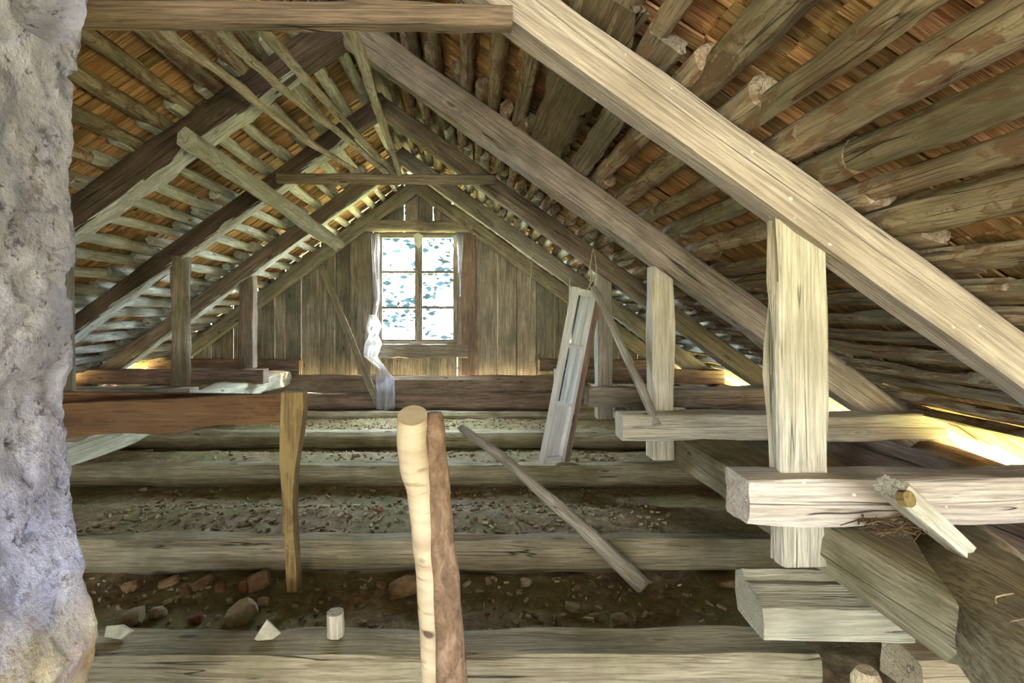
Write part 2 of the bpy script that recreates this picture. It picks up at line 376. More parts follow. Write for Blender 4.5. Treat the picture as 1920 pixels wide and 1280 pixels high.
# shakes: every course laid on the one below; the ones that show largest are objects, the rest one mesh
shakes = []
for side, xe in ((1, 2.74), (-1, -4.26)):
    L = (abs(xe - RX)) / CA; nc = int(L / .21) + 1
    for c in range(nc):
        y = -1.3 + random.random() * .05
        s0 = c * .21
        while y < 6.95:
            wd = random.uniform(.045, .1); gap = random.choice([.003, .006, .010, .014])
            if c == nc - 1 and random.random() < .2: y += wd; continue
            ln = random.uniform(.37, .46); st = s0 + random.uniform(-.02, .02)
            shakes.append((side, st, ln, y + wd / 2, wd - gap, random.uniform(-.006, .006), random.uniform(-.17, .17), random.uniform(-.03, .03)))
            y += wd
for side in (1, -1):     # outer boarding, added behind the shakes to limit light leaking in
    for q in range(12 if side > 0 else 12):
        a0, a1 = q * .355, min(q * .355 + .349, (3.43 if side > 0 else 3.45) / CA); dn_ = Vector((side * CA, 0, -SA)); nn_ = Vector((side * SA, 0, CA)) * .215; b0 = P(RX, 0, RZ) + nn_
        if a1 <= a0: continue
        prism('outer_board', [b0 + dn_ * a0 + Vector((0, -1.3, 0)), b0 + dn_ * a1 + Vector((0, -1.3, 0)), b0 + dn_ * a1 + Vector((0, 6.95, 0)), b0 + dn_ * a0 + Vector((0, 6.95, 0))], .012, M['darkest'], roof, axis=(0, 1, 0), tdir=(side * SA, 0, CA))
def shake_frame(sh):
    side, st, ln, yc, wd, dn, roll, yaw = sh
    down = Vector((side * CA, 0, -SA)); nrm = Vector((side * SA, 0, CA))
    along = (down + nrm * .045 + Vector((0, yaw, 0))).normalized()       # tail lies higher than the head
    cen = P(RX, yc, RZ) + down * (st + ln / 2) + nrm * (.185 + dn)
    yv = nrm.cross(along).normalized(); nv = along.cross(yv)
    yv2 = yv * math.cos(roll) + nv * math.sin(roll); nv2 = along.cross(yv2)
    return cen, along, yv2, nv2
def shake_verts(ln, wd, th, k):
    rr = random.Random(k); o = []
    for sx in (-.5, .5):
        for sy in (-.5, .5):
            for sz in (-.5, .5):
                o.append(Vector((sx * ln + rr.uniform(-.008, .008), sy * wd + rr.uniform(-.002, .002), sz * th * (1 if sx > 0 else .6))))
    return o
SF = [(0, 1, 3, 2), (4, 6, 7, 5), (0, 4, 5, 1), (2, 3, 7, 6), (0, 2, 6, 4), (1, 5, 7, 3)]
sc = []
for i, sh in enumerate(shakes):
    cen, a, y, n = shake_frame(sh)
    if cen.y < .5: sc.append((0, i)); continue
    u = VX + cen.x / cen.y * F; v = VY - (cen.z - CZ) / cen.y * F
    ok = 150 < u < 1940 and -30 < v < 900
    # hidden behind near rafter one or the plaster: rough test only
    sc.append(((sh[4] / cen.y) * (abs(n.dot(cen - Vector((0, 0, CZ)))) / cen.y) if ok else 0, i))
sc.sort(reverse=True); pick = set(i for s_, i in sc[:300])
protos = []
for k in range(10):
    wd = .047 + k * .0055
    me = bpy.data.meshes.new('roof_shake'); me.from_pydata(shake_verts(.42, wd, .011, k), [], SF); me.materials.append(M['shake']); protos.append((wd, me))
JV, JF = [], []
for i, sh in enumerate(shakes):
    cen, a, y, n = shake_frame(sh); Mx = Matrix((a, y, n)).transposed()
    if i in pick:
        wd, me = min(protos, key=lambda q: abs(q[0] - sh[4]))
        o = bpy.data.objects.new('roof_shake', me); C.objects.link(o); o.parent = roof
        o.location = cen - roof.location; o.rotation_euler = Mx.to_euler(); o.scale = (sh[2] / .42, sh[4] / wd, 1)
    else:
        b = len(JV); JV += [cen + Mx @ q for q in shake_verts(sh[2], sh[4], .011, i)]; JF += [tuple(b + j for j in f) for f in SF]
def shake_joined():
    """material with per-plank variation read from the mesh islands"""
    m = M['shake'].copy(); m.name = 'roof_shake_joined'; nt = m.node_tree
    oi = [n for n in nt.nodes if n.type == 'OBJECT_INFO'][0]; g = nt.nodes.new('ShaderNodeNewGeometry')
    for l in list(nt.links):
        if l.from_node == oi and l.from_socket.name == 'Random':
            t = l.to_socket; nt.links.remove(l); nt.links.new(g.outputs['Random Per Island'], t)
    # grain: object axes follow the slope via a rotation per side
    return m
mj = shake_joined()
for side, nm in ((1, 'shake_cover'), (-1, 'shake_cover')):
    V, Fc, mp = [], [], {}
    for f in JF:
        cx = JV[f[0]].x
        if (cx > RX) == (side > 0):
            g = []
            for i in f:
                if i not in mp: mp[i] = len(V); V.append(JV[i])
                g.append(mp[i])
            Fc.append(tuple(g))
    o = mk(nm, V, Fc, mj, roof, axis=(side * CA, 0, -SA), origin=P(RX, 0, RZ)); o['kind'] = 'stuff'
# ridge capping boards outside
for s in (-1, 1):
    prism('ridge_board', [P(RX, -1.3, RZ + .28), P(RX, 7.0, RZ + .28), P(RX + s * .25, 7.0, RZ + .28 - .25 * SL), P(RX + s * .25, -1.3, RZ + .28 - .25 * SL)], .02, M['plank'], roof, axis=(0, 1, 0), tdir=(0, 0, 1))

# the attic behind the camera
for s in (1, -1):
    xe = RX + s * 3.5; prism('roof_boarding', [P(RX, -6.6, RZ + .24), P(RX, -1.25, RZ + .24), P(xe, -1.25, RZ + .24 - 3.5 * SL), P(xe, -6.6, RZ + .24 - 3.5 * SL)], .03, M['shake'], roof, axis=(s * CA, 0, -SA), tdir=(0, 0, 1))
wf = empty('wall_front', P(RX, -6.6, -1.4), kind='structure')
for i in range(28):
    xa = RX - 3.5 + i * .25; t0, t1 = roof_z(xa, .2), roof_z(xa + .25, .2); zb = -1.4
    if .2 < xa + .25 and xa < -.9: continue
    prism('plank', [P(xa, -6.6, zb), P(xa + .25, -6.6, zb), P(xa + .25, -6.6, max(t1, zb + .1)), P(xa, -6.6, max(t0, zb + .1))], .03, M['plank'], wf, axis=(0, 0, 1))
# ------------------------------------------------------------------ trusses
TL = ['first and nearest roof truss, huge pale rafter speckled with droppings and thick cream post',
      'second roof truss with long knotty rafter, square post and tie stub ending over the joists',
      'third roof truss, thin dark rafters joined by a slim round collar pole',
      'fourth roof truss, last but one before the window wall, lit square post at left',
      'rearmost roof truss lying against the planks of the window wall']
RW = [.15, .18, .14, .16, .17]
trusses = []
for k, d in enumerate(D):
    t = empty('roof_truss', P(RX, d, -.7), TL[k], 'roof truss'); trusses.append(t)
    th = .125; yc = d + th / 2
    rm = [M['pale'], M['greywood'], M['dark'], M['greywood'], M['greywood']][k]
    lm = [M['darkest'], M['darkest'], M['darkest'], M['dark'], M['greywood']][k]  # left rafters darker: shade on faces turned from the window, put into their colour
    xr = 2.86; xl = -4.34
    rf = lambda s, m, yo, x1, w_: sweep('rafter', [P(RX - s * .05, yc + yo, roof_z(RX) + SL * .05), P(x1, yc + yo, roof_z(x1))], th, w_, m, t, 'hewn', up=(s * SA, 0, CA), jit=.004, fr=1.2)
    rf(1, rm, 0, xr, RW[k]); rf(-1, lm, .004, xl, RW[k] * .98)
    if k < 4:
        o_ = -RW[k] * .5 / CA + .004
        sweep('lit_wane_edge', [P(RX - .25, d + .066, roof_z(RX - .25) + o_), P(xl, d + .066, roof_z(xl) + o_)], .112, .024, M['polepale'], t, 'board', up=(-SA, 0, CA), jit=.008, fr=3)  # peeled wane; window light on the underside is put into its pale colour
    # tie beam ends (stubs) lying on the plates
    tb, tt = -.70, -.55 if k != 1 else -.555
    hgt = tt - tb; zc = (tt + tb) / 2 + .022 if k == 0 else (tt + tb) / 2 - (.0 if k < 2 else .025 if k < 4 else .03)
    x0 = [.885, .825, .90, .86, .85][k]
    xm = 2.62
    m_r = [M['pale'], M['cream'], M['greywood'], M['log'], M['log']][k]
    ty = d + (.05 if k == 0 else -.02)
    sweep('tie_beam', [P(x0, ty, zc), P(xm, ty, zc)], .15, hgt, m_r, t, 'hewn', jit=.006, fr=1.5)
    xl0 = [-2.3, -2.2, -2.225, -2.2, -2.25][k]
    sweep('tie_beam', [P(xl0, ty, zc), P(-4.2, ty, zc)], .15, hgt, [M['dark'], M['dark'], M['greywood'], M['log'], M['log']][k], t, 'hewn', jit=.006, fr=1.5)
    # posts
    if k < 4:
        pxr = [1.118, 1.105, 1.065, 1.10][k]; wr = [.158, .125, .12, .11][k]; dr = [.075, .12, .14, .12][k]
        topz = roof_z(pxr) - RW[k] / 2 / CA + (.075 if k == 0 else .04)
        sweep('post', [P(pxr, d + .045 + dr / 2, -.845), P(pxr - (.018 if k == 0 else 0), d + .045 + dr / 2, topz)], wr, dr, M['cream'] if k < 2 else M['greywood'], t, 'hewn', up=(0, 1, 0), jit=.005, fr=1.5, sharp=30, taper=1.03 if k == 0 else 1)
        pxl = [-2.4, -2.46, -2.37, -2.43][k]; zt = roof_z(pxl) - RW[k] / 2 / CA + .03
        if k == 2: sweep('post', [P(pxl, d + .05, -.57), P(pxl, d + .05, zt)], .14, .14, M['dark'], t, 'round', up=(0, 1, 0), jit=.008)
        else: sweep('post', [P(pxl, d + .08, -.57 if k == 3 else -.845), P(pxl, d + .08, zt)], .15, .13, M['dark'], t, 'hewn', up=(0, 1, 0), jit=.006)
# collars
sweep('collar_beam', [px(40, 34, 1.66) - Vector((.5, 0, -.02)), px(160, 28, 1.66), px(700, 31, 1.66), px(960, 36, 1.66)], .08, .077, M['log'], trusses[0], 'soft', jit=.004, taper=.9)
sweep('collar_beam', [px(520, 334, 4.05), px(720, 336, 4.05), px(930, 337, 4.05)], .075, .075, M['dark'], trusses[2], 'soft', jit=.004, n=10)

# ------------------------------------------------------------------ plates (long beams along the attic) and outer walls
def ybeam(name, x, z, y0, y1, w_, h_, mat, label=None, cat=None, kind='soft', jit=.01, x1=None, parent=None, **kw):
    o = sweep(name, [P(x, y0, z), P(x if x1 is None else x1, y1, z)], w_, h_, mat, parent, kind, jit=jit, fr=1.2, step=.15, **kw)
    return tag(o, label, cat) if label else o
ybeam('plate_beam', 1.325, -.78, 1.53, 6.5, .30, .175, M['joist'], 'broad hewn plate beam at right running under the tie beam ends', 'beam', kind='hewn', endcut=(1.9, 0))
ybeam('plate_beam', -2.45, -.785, 1.25, 6.5, .28, .165, M['cream'], 'pale hewn plate beam at left, mostly hidden behind the brown table frame', 'beam', kind='hewn')
tag(sweep('wall_beam', [P(1.29, .35, -.885), P(1.38, 1.1, -.88), P(1.59, 1.62, -.88), P(1.76, 2.3, -.88), P(1.78, 6.5, -.88)], .30, .27, M['joist'], None, 'soft', jit=.01, fr=1.2, step=.15), 'heavy rounded beam at far right beside the plate beam', 'beam')
ybeam('eaves_beam', 2.60, -.80, .4, 6.75, .22, .16, M['log'], 'round brown eaves log at right carrying the rafter feet', 'beam', kind='round')
ybeam('eaves_beam', -4.15, -.80, .4, 6.75, .24, .18, M['log'], 'round brown eaves log at left in the far corner', 'beam', kind='round')
wr = empty('wall_right', P(2.5, 3, -1.4), kind='structure'); wl = empty('wall_left', P(-4.1, 3, -1.4), kind='structure')
for i in range(6):
    ybeam('log', 2.62 + .01 * (i % 2), -.95 - i * .19, -6.6, 6.8, .2, .2, M['log'], parent=wr, kind='round')
    ybeam('log', -4.15, -.98 - i * .19, -6.6, 6.8, .2, .2, M['log'], parent=wl, kind='round')
# ------------------------------------------------------------------ joists
JL = [(1.786, 1.965, -1.195, .26, 'nearest floor joist, thick and rough-hewn, across the foot of the picture', 1.6),
      (2.68, 2.83, -1.195, .17, 'second floor joist from the front, crossing behind the birch pole', 2.4),
      (4.04, 4.19, -1.195, .18, 'third floor joist, on which the white sash frame stands', 2.4),
      (5.19, 5.40, -1.20, .18, 'fourth floor joist with a dusty lit top', 2.4),
      (6.20, 6.36, -1.19, .17, 'farthest floor joist just before the log wall', 2.4)]
for i, (a, b, z, h, lab, xe) in enumerate(JL):
    o = sweep('floor_joist', [P(-3.9 if i else -1.75, (a + b) / 2, z - h / 2), P(xe if i else 1.21, (a + b) / 2, z - h / 2)], b - a, h, M['joist'] if i != 1 else M['joist'], None, 'hewn' if i < 1 else 'soft', jit=.008, fr=1.4, step=.12)
    if i: o.data.set_sharp_from_angle(angle=math.radians(25))
    tag(o, lab, 'joist')
tag(sweep('floor_joist', [P(1.56, 1.87, -1.33), P(2.4, 1.87, -1.33)], .18, .24, M['fresh'], None, 'hewn', jit=.006), 'short yellowish joist end at lower right under the plate beam', 'joist')

# ------------------------------------------------------------------ floor (dirt fill)
def dz(x, y):
    z = -1.365 + n3(x * 2.1, y * 3, 0) * .02 + n3(x * 9, y * 9, 3) * .012 + n3(x * 28, y * 28, 5) * .008 + n3(x * 70, y * 70, 8) * .004
    if 2.8 < y < 4.1:
        t = min(1, max(0, (3.75 - y) / .6)); z += .145 * t * t * (3 - 2 * t)
    if 4.15 < y < 5.2:
        t = min(1, max(0, (5.0 - y) / .4)); z += .13 * t
    if 5.35 < y < 6.25: z += .11
    if y < 2.7: z += .02 * max(0, (2.3 - y))
    return z
V, Fc = [], []
xs = [-3.9 + i * .024 for i in range(int(6.3 / .024))]; ys = []; y = 1.4
while y < 6.6: ys.append(y); y += .014 + .006 * (y - 1.4)
for y in ys:
    for x in xs: V.append(P(x, y, dz(x, y)))
nx = len(xs)
for j in range(len(ys) - 1):
    for i in range(nx - 1): Fc.append((j * nx + i, j * nx + i + 1, (j + 1) * nx + i + 1, (j + 1) * nx + i))
fl = mk('floor', V, Fc, M['dirt'], origin=P(0, 1.4, -1.4), sharp=180); tag(fl, kind='structure')
box('floor_boarding', P(-4.2, -6.6, -1.52), P(2.6, 6.7, -1.48), M['dark'], fl)

def rock(c, sx, sy, sz, seed, rotz=0, rough=.25, sub=2, angular=True):
    import bmesh
    bm = bmesh.new(); bmesh.ops.create_icosphere(bm, subdivisions=sub, radius=1)
    for v in bm.verts:
        q = v.co.copy(); f = 1 + rough * n3(q.x * 1.3 + seed, q.y * 1.3, q.z * 1.3) * 2
        if angular: q = Vector([max(-.72, min(.72, a * f)) * 1.2 for a in q])
        else: q = q * f
        v.co = q
    R = Matrix.Rotation(rotz, 3, 'Z') @ Matrix.Rotation((seed % 1 - .5) * .5, 3, 'X')
    V = [Vector(c) + R @ Vector((v.co.x * sx, v.co.y * sy, v.co.z * sz)) for v in bm.verts]
    Fc = [tuple(v.index for v in f.verts) for f in bm.faces]; bm.free(); return V, Fc
# loose litter: chips and crumbs nobody could count
V, Fc = [], []
for i in range(2600):
    y = random.choice([random.uniform(2.0, 2.66), random.uniform(2.86, 4.0), random.uniform(4.2, 5.15), random.uniform(5.45, 6.15), random.uniform(2.86, 3.6)])
    x = random.uniform(-2.3, 1.2); z = dz(x, y) + .004
    L = random.uniform(.008, .03) * random.choice([1, 1, 1.6]); W = L * random.uniform(.2, .6); H = .003 + random.random() * .006
    an = random.uniform(0, 6.28); tl = random.uniform(-.4, .4); R = Matrix.Rotation(an, 3, 'Z') @ Matrix.Rotation(tl, 3, 'Y')
    b = len(V)
    for a_ in (-1, 1):
        for b_ in (-1, 1):
            for c_ in (-1, 1): V.append(P(x, y, z) + R @ Vector((a_ * L * .5, b_ * W * .5 * random.uniform(.6, 1), c_ * H)))
    Fc += [tuple(b + j for j in f) for f in SF]
mchip = M['chip'].copy(); nt = mchip.node_tree
rp = [n for n in nt.nodes if n.type == 'VALTORGB'][0]; g = nt.nodes.new('ShaderNodeNewGeometry'); nt.links.new(g.outputs['Random Per Island'], rp.inputs[0])
rp.color_ramp.elements[0].color = srgb('#6b5940'); rp.color_ramp.elements[0].position = .1; rp.color_ramp.elements[1].color = srgb('#c0b494'); rp.color_ramp.elements[1].position = 1
o = mk('litter', V, Fc, mchip, None, origin=P(0, 2, -1.3)); tag(o, 'crumbs, chips and leaf litter strewn over the dirt between the joists', 'debris', kind='stuff')

# countable rubble in the near bay: (u, v, width px, height px, yaw, material, label)
rub = [(248, 1098, 36, 24, .3, 'stonedark', 'squarish ochre mortar lump, leftmost of the rubble behind the near joist'),
       (318, 1090, 40, 14, .4, 'stonedark', 'low slanting ochre chip right of the leftmost lump'),
       (348, 1108, 20, 34, .1, 'stonedark', 'upright ochre fragment in the middle of the back rubble row'),
       (380, 1092, 44, 20, .5, 'stonedark', 'long slanted ochre flake beside the upright fragment'),
       (414, 1100, 22, 24, .2, 'stonedark', 'small block of ochre mortar between flake and large slab'),
       (486, 1088, 46, 38, .4, 'stonedark', 'largest ochre slab, leaning at the back left of the table leg'),
       (456, 1098, 18, 30, .1, 'brick', 'small reddish fragment against the large ochre slab'),
       (244, 1160, 56, 30, .3, 'stone', 'big grey-green stone behind the near joist beside the chimney'),
       (296, 1148, 32, 22, .1, 'stone', 'rounded grey-green stone right of the big one'),
       (368, 1160, 26, 18, .2, 'brick', 'orange brick fragment behind the near joist'),
       (452, 1150, 64, 44, .7, 'stone', 'pale pointed slab tilted up behind the near joist'),
       (494, 1127, 24, 16, .0, 'stone', 'small rounded stone right of the pale pointed slab'),
       (431, 1126, 14, 14, .0, 'stone', 'tiny pale stone above the pale pointed slab'),
       (315, 1127, 20, 10, .5, 'stone', 'small grey chip in the dirt above the rounded stone'),
       (717, 1097, 26, 10, -.2, 'stonedark', 'flat tan chip left of the birch pole'),
       (757, 1100, 60, 34, .2, 'stonedark', 'large brown lump half hidden left of the birch pole'),
       (875, 1094, 22, 10, .6, 'stone', 'slender chip just right of the birch pole'),
       (915, 1088, 14, 20, .2, 'stonedark', 'small upright brown chip right of the birch pole'),
       (986, 1092, 24, 16, .0, 'stone', 'square flat tan chip in mid bay under the leaning pole'),
       (1073, 1138, 30, 18, -.2, 'stone', 'almond-shaped tan stone behind the near joist'),
       (1160, 1160, 34, 18, .1, 'stone', 'mossy stone near the split block'),
       (1082, 1103, 14, 14, .3, 'stonedark', 'small brown stone below the leaning pole'),
       (1365, 1090, 44, 16, .1, 'stonedark', 'smooth brown oval stone behind the split block')]
for i, (u, v, wp, hp, yaw, mt, lab) in enumerate(rub):
    d = 2.45
    for _ in range(4):
        q = px(u, v + hp * .35, d); d = F * (-(dz(q.x, d))) / (v + hp * .35 - VY)
    d = min(d, 2.63)
    q = px(u, v, d); zz = dz(q.x, d) + hp * d / F * .35
    V, Fc = rock(P(q.x, d, zz), wp * d / F * .5, wp * d / F * .35, max(hp * d / F * .48, .009), i * 3.37 + .2, yaw * .6)
    V2 = []
    for p in V:   # lean the flake
        r = Matrix.Rotation(-yaw * .8, 3, 'Y'); V2.append(P(q.x, d, zz) + r @ (p - P(q.x, d, zz)))
    o = mk('stone' if mt != 'brick' else 'brick_fragment', V2, Fc, M[mt], origin=P(q.x, d, zz), sharp=22); tag(o, lab, 'stone' if mt != 'brick' else 'brick', 'rubble between the first two joists')

# ------------------------------------------------------------------ gable wall with window
GY = 6.83
wb = empty('wall_back', P(RX, GY, -1.3), kind='structure')
def gx(u): return (u - VX) * GY / F
def gz(v): return (VY - v) * GY / F
edges = [150, 185, 222, 258, 292, 326, 360, 395, 437, 483, 515, 535, 565, 600, 628, 655, 671, 700]
edges_r = [860, 897, 932, 969, 1006, 1039, 1063, 1090, 1125, 1160, 1196, 1232, 1268, 1300]
PC = [0]
def plank(x0, x1, zb, name='plank', y=None, zt=None, th=.028, mat=None, gap=.007):
    y = GY + random.uniform(-.006, .006) if y is None else y
    t0 = roof_z(x0, .165) if zt is None else zt; t1 = roof_z(x1, .165) if zt is None else zt
    t0, t1 = max(t0, zb + .02), max(t1, zb + .02)
    e = gap; y += .010 * (PC[0] % 2); PC[0] += 1; pts = [P(x0 + e, y, zb), P(x1 - e, y, zb)]
    m1 = (t1 + zb) / 2; wv = random.uniform(-.004, .004)
    pts.append(P(x1 - e + wv, y, m1)); pts.append(P(x1 - e, y, t1))
    if x0 < RX < x1 and zt is None: pts.append(P(RX, y, roof_z(RX, .165)))
    pts += [P(x0 + e, y, t0), P(x0 + e + wv, y, m1)]
    return prism(name, pts, th, mat or M['plank'], wb, axis=(0, 0, 1), bevel=.004)
for a, b in zip(edges[:-1], edges[1:]): plank(gx(a), gx(b), -.87)
for a, b in zip(edges_r[:-1], edges_r[1:]): plank(gx(a), gx(b), -.87)
for a, b in ((700, 728), (728, 757), (760, 785), (785, 811), (814, 847), (850, 860)): plank(gx(a), gx(b), gz(437), gap=-.003)
for a, b in ((700, 722), (722, 737), (737, 752), (752, 770), (770, 790), (790, 806), (806, 822), (822, 838), (838, 856), (859, 866)): plank(gx(a), gx(b), -.87, zt=gz(643), gap=-.003)
for u in edges[1:-1] + edges_r[1:-1]:
    x = gx(u); t = roof_z(x, .13)
    prism('joint_strip', [P(x - .035, GY + .042, -.9), P(x + .035, GY + .042, -.9), P(x + .035, GY + .042, max(t, -.8)), P(x - .035, GY + .042, max(t, -.8))], .02, M['darkest'], wb, axis=(0, 0, 1))
# casing, lintel, sill board
sweep('lintel', [P(gx(688), 6.74, gz(425)), P(gx(886), 6.74, gz(427))], .10, .15, M['greywood'], wb, 'soft', jit=.006)
box('casing_board', P(gx(866), 6.77, gz(703)), P(gx(891), 6.81, gz(437)), M['log'], wb, axis=(0, 0, 1))
box('casing_board', P(gx(672), 6.77, gz(703)), P(gx(697), 6.81, gz(437)), M['greywood'], wb, axis=(0, 0, 1))
sweep('sill_board', [P(gx(706), 6.74, gz(657)), P(gx(877), 6.74, gz(657))], .04, .17, M['greywood'], wb, 'board', jit=.003)
box('nailing_board', P(gx(512), 6.72, gz(702)), P(gx(566), 6.76, gz(680)), M['log'], wb)
# log courses under the boards
for i, (z, xa, xb) in enumerate(((-.895, -2.62, 1.18), (-1.115, -2.5, 1.3), (-1.33, -2.7, 1.3))):
    sweep('log', [P(xa, 6.62, z), P(xb, 6.62, z)], .2, .215, M['log'], wb, 'soft', jit=.012, fr=1.0)
sweep('log', [P(-4.2, 6.72, -.98), P(-2.3, 6.72, -.98)], .18, .22, M['dark'], wb, 'soft'); sweep('log', [P(1.1, 6.72, -.98), P(2.6, 6.72, -.98)], .18, .22, M['dark'], wb, 'soft')
sweep('log', [P(-4.2, 6.72, -1.2), P(-2.3, 6.72, -1.2)], .18, .22, M['dark'], wb, 'soft'); sweep('log', [P(1.1, 6.72, -1.2), P(2.6, 6.72, -1.2)], .18, .22, M['dark'], wb, 'soft')
# window
win = empty('window_1', P(-.75, GY, gz(645)), kind='structure')
wy0, wy1 = 6.78, 6.86
fm = M['greywood']
for (a, b, c, e, nm) in ((700, 711, 437, 645, 'jamb'), (857, 866, 437, 645, 'jamb'), (711, 857, 437, 442, 'head'), (711, 857, 640, 646, 'window_sill')):
    box(nm, P(gx(a), wy0, gz(e)), P(gx(b), wy1, gz(c)), fm, win, axis=(0, 0, 1) if nm == 'jamb' else (1, 0, 0))
for sname, (a, b) in (('l', (711, 785)), ('r', (785, 857))):
    s = box('casement', P(gx(a), 6.80, gz(640)), P(gx(a) + .045 if sname == 'l' else gx(a) + .05, 6.845, gz(442)), fm, win, axis=(0, 0, 1))
    box('stile', P(gx(b) - .05, 6.80, gz(640)), P(gx(b), 6.845, gz(442)), fm, s, axis=(0, 0, 1))
    for v in (444, 510, 576.5, 638):
        hh = .017 if v in (510, 576.5) else .016
        box('rail', P(gx(a) + .04, 6.803, gz(v) - hh), P(gx(b) - .04, 6.84, gz(v) + hh), fm, s)
    for v0, v1 in ((508.5, 446), (575, 511.5), (636, 578)):
        g = box('pane', P(gx(a) + .044, 6.82, gz(v0)), P(gx(b) - .046, 6.824, gz(v1)), M['glass'], s, bevel=0)
# loose items on the window
def cloth(name, rows, mat, label, cat, group=None, d=None, wr=.012, amp=.02):
    """strip given by left/right pixel edges and depths, with folds"""
    V, Fc = [], []; nn = 10; R = []
    for k in range(len(rows) - 1):
        for s in range(5):
            t = s / 5; R.append([rows[k][j] + (rows[k + 1][j] - rows[k][j]) * t for j in range(4)])
    R.append(list(rows[-1]))
    for i, (v, ul, ur, dd) in enumerate(R):
        for j in range(nn + 1):
            u = ul + (ur - ul) * j / nn
            p = px(u, v + n3(j * .5, i * .4, 2) * 2, dd); p.y += amp * n3(j * .55 + i * .12, i * .22, 7) * 2
            V.append(p)
    for i in range(len(R) - 1):
        for j in range(nn): a = i * (nn + 1) + j; Fc.append((a, a + 1, a + nn + 2, a + nn + 1))
    o = mk(name, V, Fc, mat, axis=(0, 0, 1), sharp=60)
    so_ = o.modifiers.new('thickness', 'SOLIDIFY'); so_.thickness = .0012
    return tag(o, label, cat, group)
cloth('plastic_sheet', [(590, 692, 706, 6.70), (612, 688, 716, 6.66), (628, 690, 710, 6.66), (645, 684, 716, 6.6), (668, 682, 708, 6.6), (690, 708, 724, 6.5), (712, 704, 740, 6.46), (740, 706, 741, 6.44), (768, 704, 740, 6.42)], M['film'], 'torn clear plastic sheet hanging twisted below the left side of the window', 'plastic sheet', amp=.035)
cloth('plastic_strip', [(438, 696, 713, 6.765), (500, 698, 711, 6.755), (560, 700, 712, 6.765), (592, 698, 706, 6.75)], M['film'], 'narrow strip of clear plastic film down the left window jamb', 'plastic film')
cloth('plastic_strip', [(438, 855, 869, 6.765), (480, 858, 868, 6.755), (520, 860, 866, 6.765), (556, 862, 865, 6.76)], M['film'], 'narrow strip of clear plastic film down the right window jamb', 'plastic film')
o = prism('paper_scrap', [px(775, 440, 6.77), px(784, 436, 6.77), px(793, 441, 6.77), px(791, 455, 6.77), px(785, 466, 6.77), px(777, 456, 6.77)], .003, M['paper']); tag(o, 'pointed scrap of paper pinned at the top of the window mullion', 'paper')
o = prism('paper_scrap', [px(848, 441, 6.77), px(857, 440, 6.77), px(856, 454, 6.77), px(851, 462, 6.77)], .003, M['paper']); tag(o, 'small scrap of paper at the upper right corner of the window', 'paper')

# ------------------------------------------------------------------ outside
gr = mk('ground', [Vector((-40, -30, -2.2)), Vector((40, -30, -2.2)), Vector((40, 60, -2.2)), Vector((-40, 60, -2.2))], [(0, 1, 2, 3)], M['ground'], origin=(0, 0, -2.2)); tag(gr, kind='structure')
tr = empty('leafy_tree', (-.6, 13, -2.2), 'sunlit pale foliage of a tree outside the window', 'tree')
rr = random.Random(3)
V, Fc = [], []
for i in range(8000):
    c = Vector((rr.uniform(-4.6, 3.2), rr.uniform(12, 15), rr.uniform(-1.6, 5.2)))
    if n3(c.x * .9, c.y * .9, c.z * .9) < .02: continue
    s = rr.uniform(.07, .17); R = Matrix.Rotation(rr.uniform(0, 6.28), 3, 'Z') @ Matrix.Rotation(rr.uniform(0, 6.28), 3, 'X')
    b = len(V)
    for q in ((-1, 0, 0), (0, -.5, 0), (1.1, 0, .1), (0, .5, 0)): V.append(c + R @ (Vector(q) * s))
    Fc.append((b, b + 1, b + 2, b + 3))
o = mk('foliage', V, Fc, M['leaf'], tr, origin=(-.6, 13, -1)); o['kind'] = 'stuff'
sweep('trunk', [Vector((-.6, 13.4, -2.2)), Vector((-.5, 13.5, 1)), Vector((-.7, 13.4, 4.5))], .3, .3, M['bark'], tr, 'round', up=(0, 1, 0), taper=.3, step=.3)

